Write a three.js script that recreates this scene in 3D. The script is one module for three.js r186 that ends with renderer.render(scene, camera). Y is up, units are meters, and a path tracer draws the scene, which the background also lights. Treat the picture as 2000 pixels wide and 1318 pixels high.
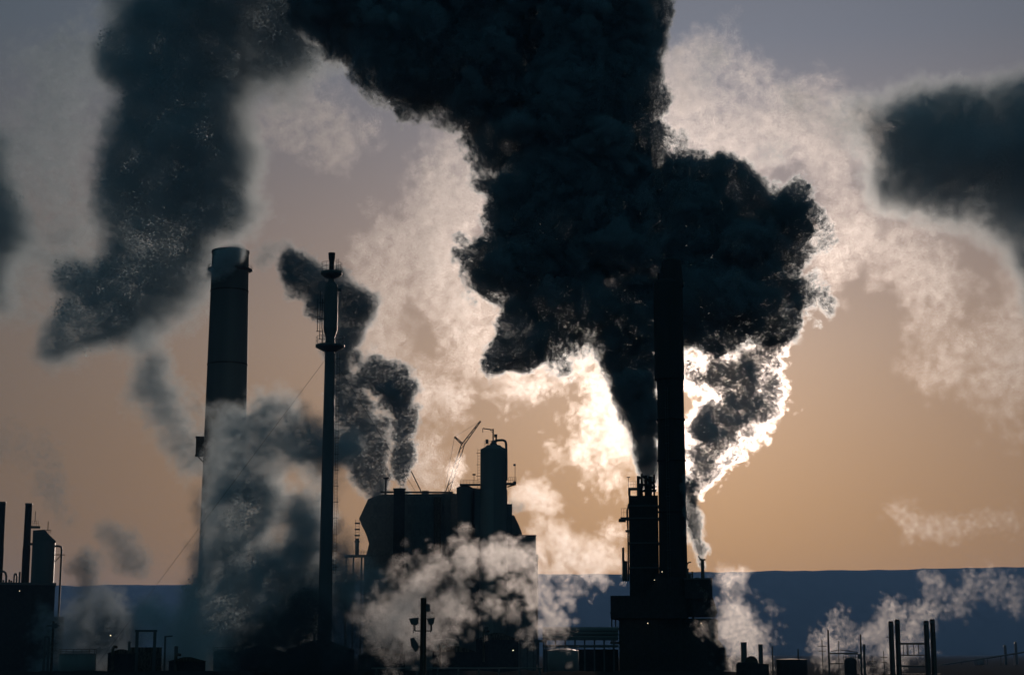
import * as THREE from 'three';
import { mergeGeometries } from 'three/addons/utils/BufferGeometryUtils.js';

// ---------------------------------------------------------------- camera, sky, sun, exposure
const scene = new THREE.Scene();
const renderer = new THREE.WebGLRenderer();
renderer.toneMapping = THREE.LinearToneMapping;
renderer.toneMappingExposure = 1.08;
renderer.shadowMap.enabled = true;
const F = 3390, PITCH = Math.atan(616 / F);                 // focal length in photo pixels (2000 x 1318), upward tilt
const camera = new THREE.PerspectiveCamera(2 * Math.atan(659 / F) * 180 / Math.PI, 2000 / 1318, 1, 30000);
camera.position.set(0, 6, 0);
camera.rotation.x = PITCH;
scene.add(camera);
const XAXIS = new THREE.Vector3(1, 0, 0);
function ray(px, py) { return new THREE.Vector3((px - 1000) / F, (659 - py) / F, -1).applyAxisAngle(XAXIS, PITCH); }
function at(px, py, D) { const v = ray(px, py); return v.multiplyScalar(D / -v.z).add(camera.position); }
const sunDir = ray(1318, 735).normalize();
const mix = (a, b, t) => a + (b - a) * t;
const ss = (a, b, x) => { x = Math.min(1, Math.max(0, (x - a) / (b - a))); return x * x * (3 - 2 * x); };
{
  const W = 1024, H = 512, d = new Float32Array(W * H * 4);
  for (let j = 0; j < H; j++) for (let i = 0; i < W; i++) {
    const el = ((j + 0.5) / H - 0.5) * Math.PI, az = ((i + 0.5) / W - 0.5) * 2 * Math.PI;
    const c = Math.cos(el) * Math.cos(az) * sunDir.x + Math.sin(el) * sunDir.y + Math.cos(el) * Math.sin(az) * sunDir.z;
    const a = Math.acos(Math.min(1, Math.max(-1, c))) * 180 / Math.PI, e = Math.max(0, el * 180 / Math.PI);
    const t = Math.min(e, 40) / 10, k0 = t < 1 ? 1 - t : 0, k1 = t < 1 ? t : Math.max(0, 2 - t), k2 = t < 1 ? 0 : Math.min(1, t - 1);
    const low = [0.8, 0.395, 0.095], mid = [0.67, 0.465, 0.335], high = [0.37, 0.385, 0.46], away = [0.016, 0.068, 0.09];
    const near = 0.93 * Math.exp(-a / 12) + 0.15 * Math.exp(-a / 50);
    for (let k = 0; k < 3; k++) d[(j * W + i) * 4 + k] = away[k] * (1 - Math.exp(-a * a / 2000)) + near * (low[k] * k0 + mid[k] * k1 + high[k] * k2);
    d[(j * W + i) * 4 + 3] = 1;
  }
  const t = new THREE.DataTexture(d, W, H, THREE.RGBAFormat, THREE.FloatType);
  t.mapping = THREE.EquirectangularReflectionMapping; t.magFilter = THREE.LinearFilter; t.needsUpdate = true;
  scene.background = t; scene.environment = t;
}
const sun = new THREE.DirectionalLight(new THREE.Color(1, 0.79, 0.66), 4.3);
sun.position.copy(sunDir).multiplyScalar(3000);
sun.castShadow = true;
Object.assign(sun.shadow.camera, { left: -400, right: 400, top: 400, bottom: -400, near: 100, far: 4500 });
scene.add(sun);
scene.fog = new THREE.FogExp2(new THREE.Color(0.24, 0.5, 1), 0.000042);

// ---------------------------------------------------------------- seeded random numbers and noise
let seed = 7;
const rnd = () => { seed = (seed + 0x6d2b79f5) | 0; let t = Math.imul(seed ^ (seed >>> 15), 1 | seed); t = (t + Math.imul(t ^ (t >>> 7), 61 | t)) ^ t; return ((t ^ (t >>> 14)) >>> 0) / 4294967296; };
const PERM = new Uint8Array(512);
for (let i = 0; i < 256; i++) PERM[i] = i;
for (let i = 255; i > 0; i--) { const j = (rnd() * (i + 1)) | 0, k = PERM[i]; PERM[i] = PERM[j]; PERM[j] = k; }
for (let i = 0; i < 256; i++) PERM[256 + i] = PERM[i];
const grad = (h, x, y, z) => { h &= 15; const p = h < 8 ? x : y, q = h < 4 ? y : (h === 12 || h === 14 ? x : z); return ((h & 1) ? -p : p) + ((h & 2) ? -q : q); };
function noise(x, y, z) {
  const X = Math.floor(x), Y = Math.floor(y), Z = Math.floor(z); x -= X; y -= Y; z -= Z;
  const u = x * x * x * (x * (x * 6 - 15) + 10), v = y * y * y * (y * (y * 6 - 15) + 10), w = z * z * z * (z * (z * 6 - 15) + 10), a = X & 255, b = Y & 255, c = Z & 255;
  const A = PERM[a] + b, B = PERM[(a + 1) & 255] + b, AA = PERM[A & 255] + c, AB = PERM[(A + 1) & 255] + c, BA = PERM[B & 255] + c, BB = PERM[(B + 1) & 255] + c;
  const l = (t, p, q) => p + t * (q - p);
  return l(w, l(v, l(u, grad(PERM[AA & 255], x, y, z), grad(PERM[BA & 255], x - 1, y, z)), l(u, grad(PERM[AB & 255], x, y - 1, z), grad(PERM[BB & 255], x - 1, y - 1, z))),
    l(v, l(u, grad(PERM[(AA + 1) & 255], x, y, z - 1), grad(PERM[(BA + 1) & 255], x - 1, y, z - 1)), l(u, grad(PERM[(AB + 1) & 255], x, y - 1, z - 1), grad(PERM[(BB + 1) & 255], x - 1, y - 1, z - 1))));
}
function fbm(x, y, z, n) { let s = 0, a = 1; for (let i = 0; i < n; i++) { s += a * noise(x, y, z); a *= 0.53; x = x * 2.07 + 5.3; y = y * 2.07 + 1.7; z = z * 2.07 + 9.1; } return s; }

// ---------------------------------------------------------------- materials
const std = (r, g, b, rough = 0.85, metal = 0) => new THREE.MeshPhysicalMaterial({ color: new THREE.Color(r, g, b), roughness: rough, metalness: metal, specularIntensity: 0.3 });
function speckled(r, g, b, rough, vary, metres) {           // weathered paint, concrete or steel: a tiling tone map
  const N = 128, d = new Uint8Array(N * N * 4), R = N / (2 * Math.PI);
  for (let j = 0; j < N; j++) for (let i = 0; i < N; i++) {
    const A = i / R, B = j / R, n = fbm(Math.cos(A) * 2.2 + r * 50, Math.sin(A) * 2.2, Math.cos(B) * 1.1 + Math.sin(B) * 1.3, 4), k = 0.78 + vary * n;
    for (let c = 0; c < 3; c++) d[(j * N + i) * 4 + c] = Math.max(0, Math.min(255, 255 * k)); d[(j * N + i) * 4 + 3] = 255;
  }
  const t = new THREE.DataTexture(d, N, N); t.wrapS = t.wrapT = THREE.RepeatWrapping; t.magFilter = THREE.LinearFilter; t.colorSpace = THREE.SRGBColorSpace; t.repeat.set(1 / metres, 1 / metres); t.needsUpdate = true;
  const m = std(r, g, b, rough); m.map = t; return m;
}
const M = {
  concrete: speckled(0.15, 0.148, 0.14, 0.9, 0.3, 9), cladding: speckled(0.2, 0.21, 0.21, 0.7, 0.08, 12), steel: std(0.09, 0.09, 0.09, 0.6, 0.2), rust: speckled(0.12, 0.09, 0.07, 0.85, 0.4, 6),
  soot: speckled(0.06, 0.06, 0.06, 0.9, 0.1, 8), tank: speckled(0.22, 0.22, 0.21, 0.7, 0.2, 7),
  ground: new THREE.MeshPhysicalMaterial({ color: new THREE.Color(0.03, 0.029, 0.028), roughness: 1, specularIntensity: 0 }),
  hill: new THREE.MeshPhysicalMaterial({ color: new THREE.Color(0.05, 0.06, 0.08), roughness: 1, specularIntensity: 0 }),
};
// two kinds of droplet in every cloud: most glow evenly when lit from behind, some pass the light almost straight on
const glowing = (r, g, b) => new THREE.MeshPhysicalMaterial({ color: new THREE.Color(r, g, b), roughness: 1, transmission: 0.5, specularIntensity: 0 });
const passing = (r, g, b, w) => new THREE.MeshPhysicalMaterial({ color: new THREE.Color(r, g, b), roughness: 1, transmission: w, thickness: 0.05, ior: 1.16, specularIntensity: 0.2 });
M.smoke = [glowing(0.28, 0.35, 0.4), passing(0.3, 0.36, 0.4, 0.15)];
M.dark = [glowing(0.1, 0.125, 0.14), passing(0.12, 0.14, 0.15, 0.08)];
M.slate = [glowing(0.48, 0.57, 0.62), passing(0.48, 0.56, 0.6, 0.12)];
M.haze = [glowing(0.66, 0.67, 0.68), passing(0.7, 0.7, 0.7, 0.15)];
M.bright = [glowing(0.72, 0.73, 0.75), passing(0.8, 0.8, 0.82, 0.2)];
M.steam = [glowing(0.84, 0.84, 0.83), passing(0.85, 0.85, 0.85, 0.22)];

// ---------------------------------------------------------------- helpers for things and parts
const used = new Map();
function numbered(name) { const n = used.get(name) ?? 0; used.set(name, n + 1); return n ? name + '_' + String(n).padStart(3, '0') : name; }
function thing(name, label, category, position, group) {
  const o = new THREE.Group(); o.name = numbered(name); o.position.copy(position); scene.add(o);
  if (position.z < -100) o.rotation.y = Math.atan2(-position.x, -position.z);       // fronts face the viewpoint of the photograph's photographer, as the yard roads do
  o.userData = { label, category }; if (group) o.userData.group = group;
  return o;
}
function part(name, geos, mat, parent) {
  geos = [].concat(geos).map((g) => (g.index ? g.toNonIndexed() : g));
  const m = new THREE.Mesh(geos.length > 1 ? mergeGeometries(geos) : geos[0], mat); m.name = name; m.castShadow = m.receiveShadow = true; parent.add(m); return m;
}
function structure(name, geo, mat) { const m = part(name, geo, mat, scene); m.userData.kind = 'structure'; return m; }
function metricBox(w, h, d) { const g = new THREE.BoxGeometry(w, h, d), u = g.attributes.uv, s = [[d, h], [d, h], [w, d], [w, d], [w, h], [w, h]]; for (let i = 0; i < 24; i++) u.setXY(i, u.getX(i) * s[i >> 2][0], u.getY(i) * s[i >> 2][1]); return g; }
const box = (x, y, z, w, h, d) => metricBox(w, h, d).translate(x, y, z);
function cyl(x, y0, y1, z, r0, r1 = r0, n = 28, open = false) { const h = y1 - y0, g = new THREE.CylinderGeometry(r1, r0, h, n, 1, open), u = g.attributes.uv; for (let i = 0; i < u.count; i++) u.setXY(i, u.getX(i) * 6.3 * r0, u.getY(i) * h); return g.translate(x, (y0 + y1) / 2, z); }
function bar(a, b, r, n = 6) { const A = new THREE.Vector3(...a), B = new THREE.Vector3(...b), l = A.distanceTo(B), g = new THREE.CylinderGeometry(r, r, l, n); g.applyQuaternion(new THREE.Quaternion().setFromUnitVectors(new THREE.Vector3(0, 1, 0), B.clone().sub(A).normalize())); const c = A.add(B).multiplyScalar(0.5); return g.translate(c.x, c.y, c.z); }
function pipe(points, r, n = 8) { const c = new THREE.CatmullRomCurve3(points.map((p) => new THREE.Vector3(...p)), false, 'catmullrom', 0.15); return new THREE.TubeGeometry(c, points.length * 8, r, n); }
function lathe(pts, x = 0, z = 0, n = 32) { return new THREE.LatheGeometry(pts.map(([r, y]) => new THREE.Vector2(r, y)), n).translate(x, 0, z); }
function ringRail(x, y, z, r, h, n) { const g = []; for (let k = 0; k < n; k++) { const a = k / n * 2 * Math.PI; g.push(bar([x + r * Math.cos(a), y, z + r * Math.sin(a)], [x + r * Math.cos(a), y + h, z + r * Math.sin(a)], 0.05, 5)); } for (const t of [0.5, 1]) g.push(new THREE.TorusGeometry(r, 0.06, 5, 28).rotateX(Math.PI / 2).translate(x, y + h * t, z)); return g; }
function lineRail(x0, x1, y, z, h, n) { const g = []; for (let k = 0; k <= n; k++) { const x = mix(x0, x1, k / n); g.push(bar([x, y, z], [x, y + h, z], 0.05, 5)); } for (const t of [0.55, 1]) g.push(bar([x0, y + h * t, z], [x1, y + h * t, z], 0.05, 5)); return g; }
function ladder(x, z, y0, y1, w, cage) { const g = [bar([x - w / 2, y0, z], [x - w / 2, y1, z], 0.06, 5), bar([x + w / 2, y0, z], [x + w / 2, y1, z], 0.06, 5)]; for (let y = y0; y < y1; y += 1) g.push(bar([x - w / 2, y, z], [x + w / 2, y, z], 0.04, 5)); if (cage) for (let y = y0 + 2; y < y1; y += cage) g.push(bar([x - w, y, z], [x + w, y, z], 0.09, 5)); return g; }
// a frame local to a thing whose base stands at pixel column px (read at row py) and distance D: rows and columns of the photo in metres
function spot(px, py, D) {
  const p = at(px, py, D), base = new THREE.Vector3(p.x, 0, -D);
  return { base, D, X: (x, y = py) => at(x, y, D).x - p.x, Y: (y) => at(px, y, D).y, s: D / F * 1.0 };
}

// ---------------------------------------------------------------- ground and far mesa
structure('ground', new THREE.PlaneGeometry(24000, 24000).rotateX(-Math.PI / 2), M.ground);
{
  const pos = [], idx = [], nx = 260, nz = 14, D0 = 4700;
  for (let j = 0; j <= nz; j++) for (let i = 0; i <= nx; i++) {
    const px = mix(-900, 2900, i / nx), top = px < 1050 ? mix(1143, 1121, ss(250, 1050, px)) : mix(1121, 1107, (px - 1050) / 950);
    const D = D0 + j * 90, f = j / nz, crest = at(px, top, 5900).y + fbm(px * 0.012, 2, 0, 6) * 5 + fbm(px * 0.002, 7, 0, 2) * 7;
    const p = at(px, 1275, 5900), gully = fbm(px * 0.03, f * 2, 1, 4) * 26 * Math.sin(f * Math.PI);
    pos.push(p.x, Math.max(-2, crest * Math.min(1, Math.pow(f, 0.75)) + (f < 1 ? gully * 0.6 : 0)), -(D + gully));
  }
  for (let j = 0; j < nz; j++) for (let i = 0; i < nx; i++) { const a = j * (nx + 1) + i, b = a + 1, c = a + nx + 1; idx.push(a, b, c, b, c + 1, c); }
  const g = new THREE.BufferGeometry(); g.setAttribute('position', new THREE.Float32BufferAttribute(pos, 3)); g.setIndex(idx); g.computeVertexNormals();
  structure('hills', g, M.hill);
}
// ---------------------------------------------------------------- concrete chimney on the left
{
  const S = spot(444, 700, 640), t = thing('concrete_chimney', 'broad tapered concrete chimney at left with a small cabin on its side', 'chimney', S.base);
  const yt = S.Y(491), rt = S.X(480, 540) - S.X(444, 540), rb = rt * 1.26;
  part('shaft', lathe([[0, 0], [rb, 0], [rt, yt - 1], [rt + 0.25, yt - 0.9], [rt + 0.25, yt], [rt - 0.7, yt], [rt - 0.9, yt - 8], [0, yt - 8]]), M.concrete, t);
  const yd = S.Y(527), rd = rt + 1.5, deck = part('platform', lathe([[rt, yd - 0.9], [rd, yd - 0.15], [rd, yd + 0.1], [rt, yd + 0.1]]), M.steel, t);
  part('railing', ringRail(0, yd + 0.1, 0, rd - 0.1, 1.15, 20), M.steel, deck);
  const yc = S.Y(890), yk = S.Y(856), rc = mix(rb, rt, yc / yt), xc = -rc - 0.5;
  const cabin = part('instrument_cabin', [box(xc, (yc + yk) / 2, 0, 4.6, yk - yc, 4.4), box(xc, yk + 0.15, 0, 5, 0.3, 4.8), box(xc, yc - 0.15, 0, 5, 0.3, 4.8)], M.rust, t);
  part('bracket', [bar([xc - 1.8, yc, 0.8], [xc + 2, yc - 4, 0.8], 0.2), bar([xc - 1.8, yc, -0.8], [xc + 2, yc - 4, -0.8], 0.2)], M.steel, cabin);
  for (const y of [0.32, 0.52, 0.72, 0.9]) { const r = mix(rb, rt, y); part('steel_band', lathe([[r, yt * y - 0.3], [r + 0.12, yt * y - 0.3], [r + 0.12, yt * y + 0.3], [r, yt * y + 0.3]]), M.rust, t); }
  part('ladder', ladder(-1.5, rb + 0.2, 4, yt * 0.2, 0.7, 5), M.steel, t);
}
// ---------------------------------------------------------------- flare stack
{
  const S = spot(640, 900, 560), t = thing('flare_stack', 'slender flare stack with two round platforms and a swollen drum near its top', 'flare stack', S.base);
  const w = (px) => px * 560 / F * 0.99, Y = S.Y;
  part('column', lathe([[0, 0], [w(14), 0], [w(12.5), Y(1000)], [w(10), Y(686)], [w(10), Y(668)]]), M.steel, t);
  part('seal_drum', lathe([[w(9.5), Y(668)], [w(9), Y(660)], [w(13.5), Y(646)], [w(14), Y(640)], [w(14), Y(562)], [w(12), Y(556)], [w(6), Y(550)], [w(6), Y(540)]]), M.steel, t);
  part('flare_tip', lathe([[w(5.5), Y(545)], [w(5), Y(512)], [w(6.5), Y(504)], [w(7), Y(494)], [w(6), Y(494)], [w(5), Y(504)], [0, Y(506)]]), M.soot, t);
  const up = part('upper_platform', lathe([[w(6), Y(544)], [w(15), Y(541)], [w(21.5), Y(536)], [w(21.5), Y(531)], [w(6), Y(531)]]), M.steel, t);
  part('railing', ringRail(0, Y(531), 0, w(21), w(18), 12), M.steel, up);
  const low = part('lower_platform', lathe([[w(10), Y(688)], [w(16), Y(685)], [w(29), Y(678.5)], [w(29), Y(674)], [w(8), Y(674)]]), M.steel, t);
  part('railing', ringRail(0, Y(674), 0, w(28), w(16), 14), M.steel, low);
  part('riser_pipe', pipe([[w(-21), Y(664), 0.8], [w(-21), Y(600), 0.8], [w(-21), Y(570), 0.8]], 0.13), M.steel, t);
  part('riser_pipe', pipe([[w(-26), Y(648), 0.5], [w(-26), Y(620), 0.5], [w(-26), Y(584), 0.5]], 0.12), M.steel, t);
  part('riser_pipe', pipe([[w(-15), Y(674), 0.8], [w(-15), Y(654), 0.8], [w(-17), Y(640), 0.8], [w(-17), Y(585), 0.8]], 0.16), M.steel, t);
for (const [x0, x1, y, z] of [[-28, -14, 648, 0.5], [-28, -14, 624, 0.5], [-24, -13, 592, 0.6]]) part('pipe_bracket', bar([w(x0), Y(y), z], [w(x1), Y(y), z], 0.14), M.steel, t);
  part('pilot_bracket', [box(w(17), Y(566), 0, w(7), w(5), 0.8)], M.steel, t);
  part('ladder', ladder(w(17), 0.4, Y(1120), Y(690), 0.8, 5.2), M.steel, t);
  part('ladder', ladder(w(12), 0.4, Y(531), Y(505), 0.6), M.steel, t);
  for (const [x, z] of [[-70, 20], [60, 45], [8, -75]]) part('guy_wire', bar([0, Y(690), 0], [x, 0, z], 0.05, 5), M.steel, t);
}
// ---------------------------------------------------------------- boiler house in the middle
function prism(pts, z0, z1) { const s = new THREE.Shape(pts.map(([x, y]) => new THREE.Vector2(x, y))); return new THREE.ExtrudeGeometry(s, { depth: z1 - z0, bevelEnabled: false }).translate(0, 0, z0); }
{
  const S = spot(800, 1030, 612), X = (x, y = 1030) => S.X(x, y), Y = S.Y;
  const t = thing('boiler_house', 'broad dark boiler house with an outward-leaning hopper on its left end, behind the steam', 'industrial building', S.base);
  part('upper_wall', prism([[718, 975], [740, 967], [752, 966], [884, 963], [906, 964], [906, 1016], [984, 1016], [984, 1085], [716, 1085], [721, 1062], [716, 1045], [708, 1026], [701, 1013]].map(([x, y]) => [X(x), Y(y)]).reverse(), -32, 0), M.cladding, t);
  part('lower_wall', box((X(712) + X(1010)) / 2, Y(1086) / 2, -16, X(1010) - X(712), Y(1086), 34), M.cladding, t);
  part('parapet', box((X(742) + X(884)) / 2, Y(963) + 0.3, -0.1, X(884) - X(742), 0.6, 0.6), M.steel, t);
  for (let k = 0; k < 7; k++) part('wall_rib', box(X(808 + k * 12), (Y(965) + Y(1082)) / 2, 0.2, 0.35, Y(965) - Y(1082), 0.4), M.cladding, t);
  part('duct', box((X(846) + X(862)) / 2, (Y(972) + Y(1082)) / 2, 1.4, X(862) - X(848), Y(972) - Y(1082), 2.8), M.rust, t);
  const mast = part('roof_vent', [cyl(X(752), Y(966), Y(933), -3, 0.36), lathe([[0.36, Y(936)], [1.1, Y(933)], [1.1, Y(931)], [0, Y(930)]], X(752), -3)], M.steel, t);
  part('roof_railing', lineRail(X(753), X(768), Y(966), -1, 1.5, 4), M.steel, t);
  const lad = part('ladder_tower', [...ladder(X(697), -6, Y(1082), Y(1012), 1.3), ...[1020, 1032, 1044, 1056].map((y) => box(X(697), Y(y), -6, 1.8, 0.5, 1.2)), box(X(697), (Y(1050) + Y(1082)) / 2, -6, 1.25, Y(1050) - Y(1082), 0.8)], M.steel, t);
  part('side_platform', [box((X(672) + X(722)) / 2, Y(1084), -8, X(722) - X(672), 0.5, 10)], M.steel, t);
  part('platform_railing', lineRail(X(690), X(721), Y(1082), -4, 1.3, 6), M.steel, t);
  part('platform_post', [676, 690, 706].map((x) => box(X(x), Y(1084) / 2, -8, 0.6, Y(1084), 0.6)), M.steel, t);
}
{
  const S = spot(779, 1030, 606), t = thing('flue_duct', 'square blackened flue standing in front of the boiler house wall', 'flue', S.base), w = S.X(790) - S.X(768), yt = S.Y(957);
  part('casing', box(0, yt / 2, 0, w, yt, w), M.soot, t);
  part('cap', [box(0, yt + 0.2, 0, w + 0.5, 0.5, w + 0.5)], M.steel, t);
}
{
  const S = spot(826, 940, 630), t = thing('jib_pole', 'thin leaning jib pole on the boiler house roof beside the second smoke column', 'jib', S.base), Y = S.Y;
  part('pole', [bar([S.X(830), Y(975), 0], [S.X(803), Y(921), 0], 0.22)], M.steel, t);
  part('post', [bar([S.X(828), 0, 0], [S.X(828), Y(966), 0], 0.3), box(S.X(831), Y(962), 0, 2.4, 1.2, 2)], M.steel, t);
  part('stay', [bar([S.X(803), Y(921), 0], [S.X(790), Y(900), 0], 0.07)], M.steel, t);
}
// ---------------------------------------------------------------- distillation vessel and its annex
{
  const S = spot(964, 930, 600), X = (x) => S.X(x, 900), Y = S.Y, k = 600 / F * 0.985;
  const t = thing('distillation_column', 'wide upright vessel with pipe loop and davit on its dome, right of the boiler house', 'vessel', S.base);
  part('shell', [lathe([[0, 0], [27.5 * k, 0], [27.5 * k, Y(958)], [26.5 * k, Y(956)], [26.5 * k, Y(880)], [25 * k, Y(877)], [17 * k, Y(873)], [14 * k, Y(870)], [0, Y(870)]])], M.tank, t);
  part('dome_flange', lathe([[15 * k, Y(874)], [15 * k, Y(871)], [9 * k, Y(870)], [5 * k, Y(864)], [5 * k, Y(861)], [0, Y(861)]]), M.steel, t);
  part('overhead_pipe', pipe([[X(962), Y(868), 0], [X(965), Y(862), 0], [X(972), Y(860), 0], [X(982), Y(859.5), 0], [X(987), Y(862), 0], [X(988.5), Y(868), 0], [X(989), Y(900), 2], [X(989), Y(940), 4]], 0.42, 12), M.steel, t);
  part('relief_valve', [cyl(X(969), Y(864), Y(852), 0, 0.28), box(X(968), Y(851), 0, 1.1, 1, 0.8)], M.steel, t);
  part('davit', [bar([X(963), Y(868), 0.5], [X(963), Y(838), 0.5], 0.28), bar([X(964), Y(840), 0.5], [X(942.5), Y(837), 0.5], 0.2), bar([X(942.7), Y(837), 0.5], [X(942.7), Y(845), 0.5], 0.13), bar([X(963), Y(846), 0.5], [X(956), Y(839), 0.5], 0.1)], M.steel, t);
  part('top_railing', [...lineRail(X(946), X(960), Y(874), 1, 2.2, 5), box(X(951), Y(863), 1, 1, 1.4, 1)], M.steel, t);
  part('lower_jacket', [box(X(937), (Y(955) + Y(1050)) / 2, -1, 3.2, Y(955) - Y(1050), 5), box(X(993), (Y(985) + Y(1050)) / 2, -1, 2.6, Y(985) - Y(1050), 5)], M.steel, t);
  part('side_ladder', ladder(X(936), 1.5, Y(1010), Y(877), 1.0, 4), M.steel, t);
  const pf = part('side_platform', [box(X(999), Y(945), 0, X(1008) - X(990), 0.5, 4), bar([X(991), Y(951), 0], [X(1007), Y(946), 0], 0.25), box(X(1005), Y(943), 0, 1, 0.9, 3)], M.steel, t);
  part('railing', lineRail(X(993), X(1008), Y(945), 1.8, 2.1, 4), M.steel, pf);
  part('lamp_post', [bar([X(1006), Y(945), 0], [X(1006), Y(911), 0], 0.1), box(X(1005), Y(908), 0, 0.8, 0.7, 0.6)], M.steel, pf);
  part('catwalk', [box(X(914), Y(990), -4, X(938) - X(896), Y(958) - Y(1025), 5), box(X(918), Y(948), 2, X(936) - X(896), 0.6, 2), ...lineRail(X(900), X(936), Y(947), 3, 1.4, 6)], M.steel, t);
  part('catwalk_mast', [bar([X(926), Y(948), 2], [X(926), Y(929), 2], 0.1), box(X(926), Y(928), 2, 1.1, 0.5, 0.5)], M.steel, t);
  part('cyclone', [cyl(X(908), Y(1030), Y(953), 0, 2.4, 2.9, 20), cyl(X(908), Y(953), Y(948), 0, 2.9, 1.2, 20), cyl(X(922), Y(1030), Y(952), -3, 1.6, 1.6, 16)], M.steel, t);
}
{
  const S = spot(1020, 1060, 606), X = (x) => S.X(x, 1060), Y = S.Y;
  const t = thing('reactor_annex', 'blocky annex with a sloping hopper shoulder at the right foot of the wide vessel', 'industrial building', S.base);
  part('hopper', prism([[975, 1007], [1004, 1006], [1013, 1024], [1020, 1042], [1000, 1047], [975, 1047]].map(([x, y]) => [X(x), Y(y)]).reverse(), -10, 0), M.cladding, t);
  part('block', box((X(985) + X(1047)) / 2, Y(1048) / 2, -9, X(1047) - X(985), Y(1048), 22), M.cladding, t);
  part('roof_edge', box((X(985) + X(1047)) / 2, Y(1048) + 0.2, 2.1, X(1048) - X(985), 0.5, 0.4), M.steel, t);
  part('side_pipe', pipe([[X(1050), Y(1092), -3], [X(1049), Y(1080), -3], [X(1049), 2, -3]], 0.3), M.steel, t);
}
// ---------------------------------------------------------------- lattice crane behind
{
  const S = spot(868, 960, 690), X = (x, y) => S.X(x, y), Y = S.Y, t = thing('crawler_crane', 'crane boom with luffing jib rising behind the boiler house roof', 'crane', S.base);
  const A = [X(866, 985), Y(985), 0], E = [X(904, 868), Y(868), 0], J = [X(938.5, 822), Y(822), 0], K = [X(887.5, 853), Y(853), 0];
  const lattice = (p, q, w, w2) => { const a = new THREE.Vector3(...p), b = new THREE.Vector3(...q), d = b.clone().sub(a), L = d.length(), n = new THREE.Vector3(-d.y, d.x, 0).normalize(), g = [], c = [[1, 1], [1, -1], [-1, 1], [-1, -1]];
    const pt = (f, k) => { const h = mix(w, w2, f), v = a.clone().addScaledVector(d, f).addScaledVector(n, c[k][0] * h); v.z += c[k][1] * h; return [v.x, v.y, v.z]; };
    for (let k = 0; k < 4; k++) g.push(bar(pt(0, k), pt(1, k), 0.17, 5));
    const m = Math.round(L / 2.4); for (let i = 0; i < m; i++) for (const [p0, p1] of [[0, 2], [1, 3], [0, 1], [2, 3]]) g.push(bar(pt(i / m, i % 2 ? p0 : p1), pt((i + 1) / m, i % 2 ? p1 : p0), 0.09, 5));
    return g; };
  part('boom', lattice(A, E, 0.8, 0.6), M.steel, t);
  part('jib', lattice(E, J, 0.5, 0.2), M.steel, t);
  part('strut', lattice(E, K, 0.35, 0.2), M.steel, t);
  part('pendant_rope', [bar(K, [X(867, 965), Y(965), 0], 0.07, 5), bar(K, J, 0.05, 5)], M.steel, t);
  part('cab', [box(A[0], 4, 0, 7, 4, 4), box(A[0], 1, 0, 9, 2, 6)], M.rust, t);
  part('lower_boom', lattice([A[0] - 6, 5, 0], A, 1, 0.8), M.steel, t);
}
// ---------------------------------------------------------------- the great stack with the sun behind it
{
  const S = spot(1312, 900, 590), X = (x) => S.X(x, 850), Y = S.Y, k = 590 / F * 0.99;
  const t = thing('main_smokestack', 'tallest black smokestack right of centre, standing right in front of the hidden sun', 'smokestack', S.base);
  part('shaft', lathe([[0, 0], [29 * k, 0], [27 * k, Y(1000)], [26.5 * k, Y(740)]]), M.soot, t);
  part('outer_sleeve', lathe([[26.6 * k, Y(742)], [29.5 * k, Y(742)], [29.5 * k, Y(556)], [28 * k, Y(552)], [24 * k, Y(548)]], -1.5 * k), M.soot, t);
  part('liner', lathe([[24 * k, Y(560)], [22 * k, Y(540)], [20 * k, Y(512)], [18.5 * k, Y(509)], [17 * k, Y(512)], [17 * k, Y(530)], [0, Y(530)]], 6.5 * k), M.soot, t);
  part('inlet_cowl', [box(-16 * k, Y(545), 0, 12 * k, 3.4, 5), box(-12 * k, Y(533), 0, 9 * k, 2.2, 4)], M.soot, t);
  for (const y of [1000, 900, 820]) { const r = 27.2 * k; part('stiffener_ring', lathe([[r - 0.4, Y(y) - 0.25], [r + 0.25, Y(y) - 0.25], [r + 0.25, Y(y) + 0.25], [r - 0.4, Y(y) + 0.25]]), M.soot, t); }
  part('ladder', ladder(-8 * k, 28 * k, 8, Y(760), 0.8, 6), M.steel, t);
}
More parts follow.
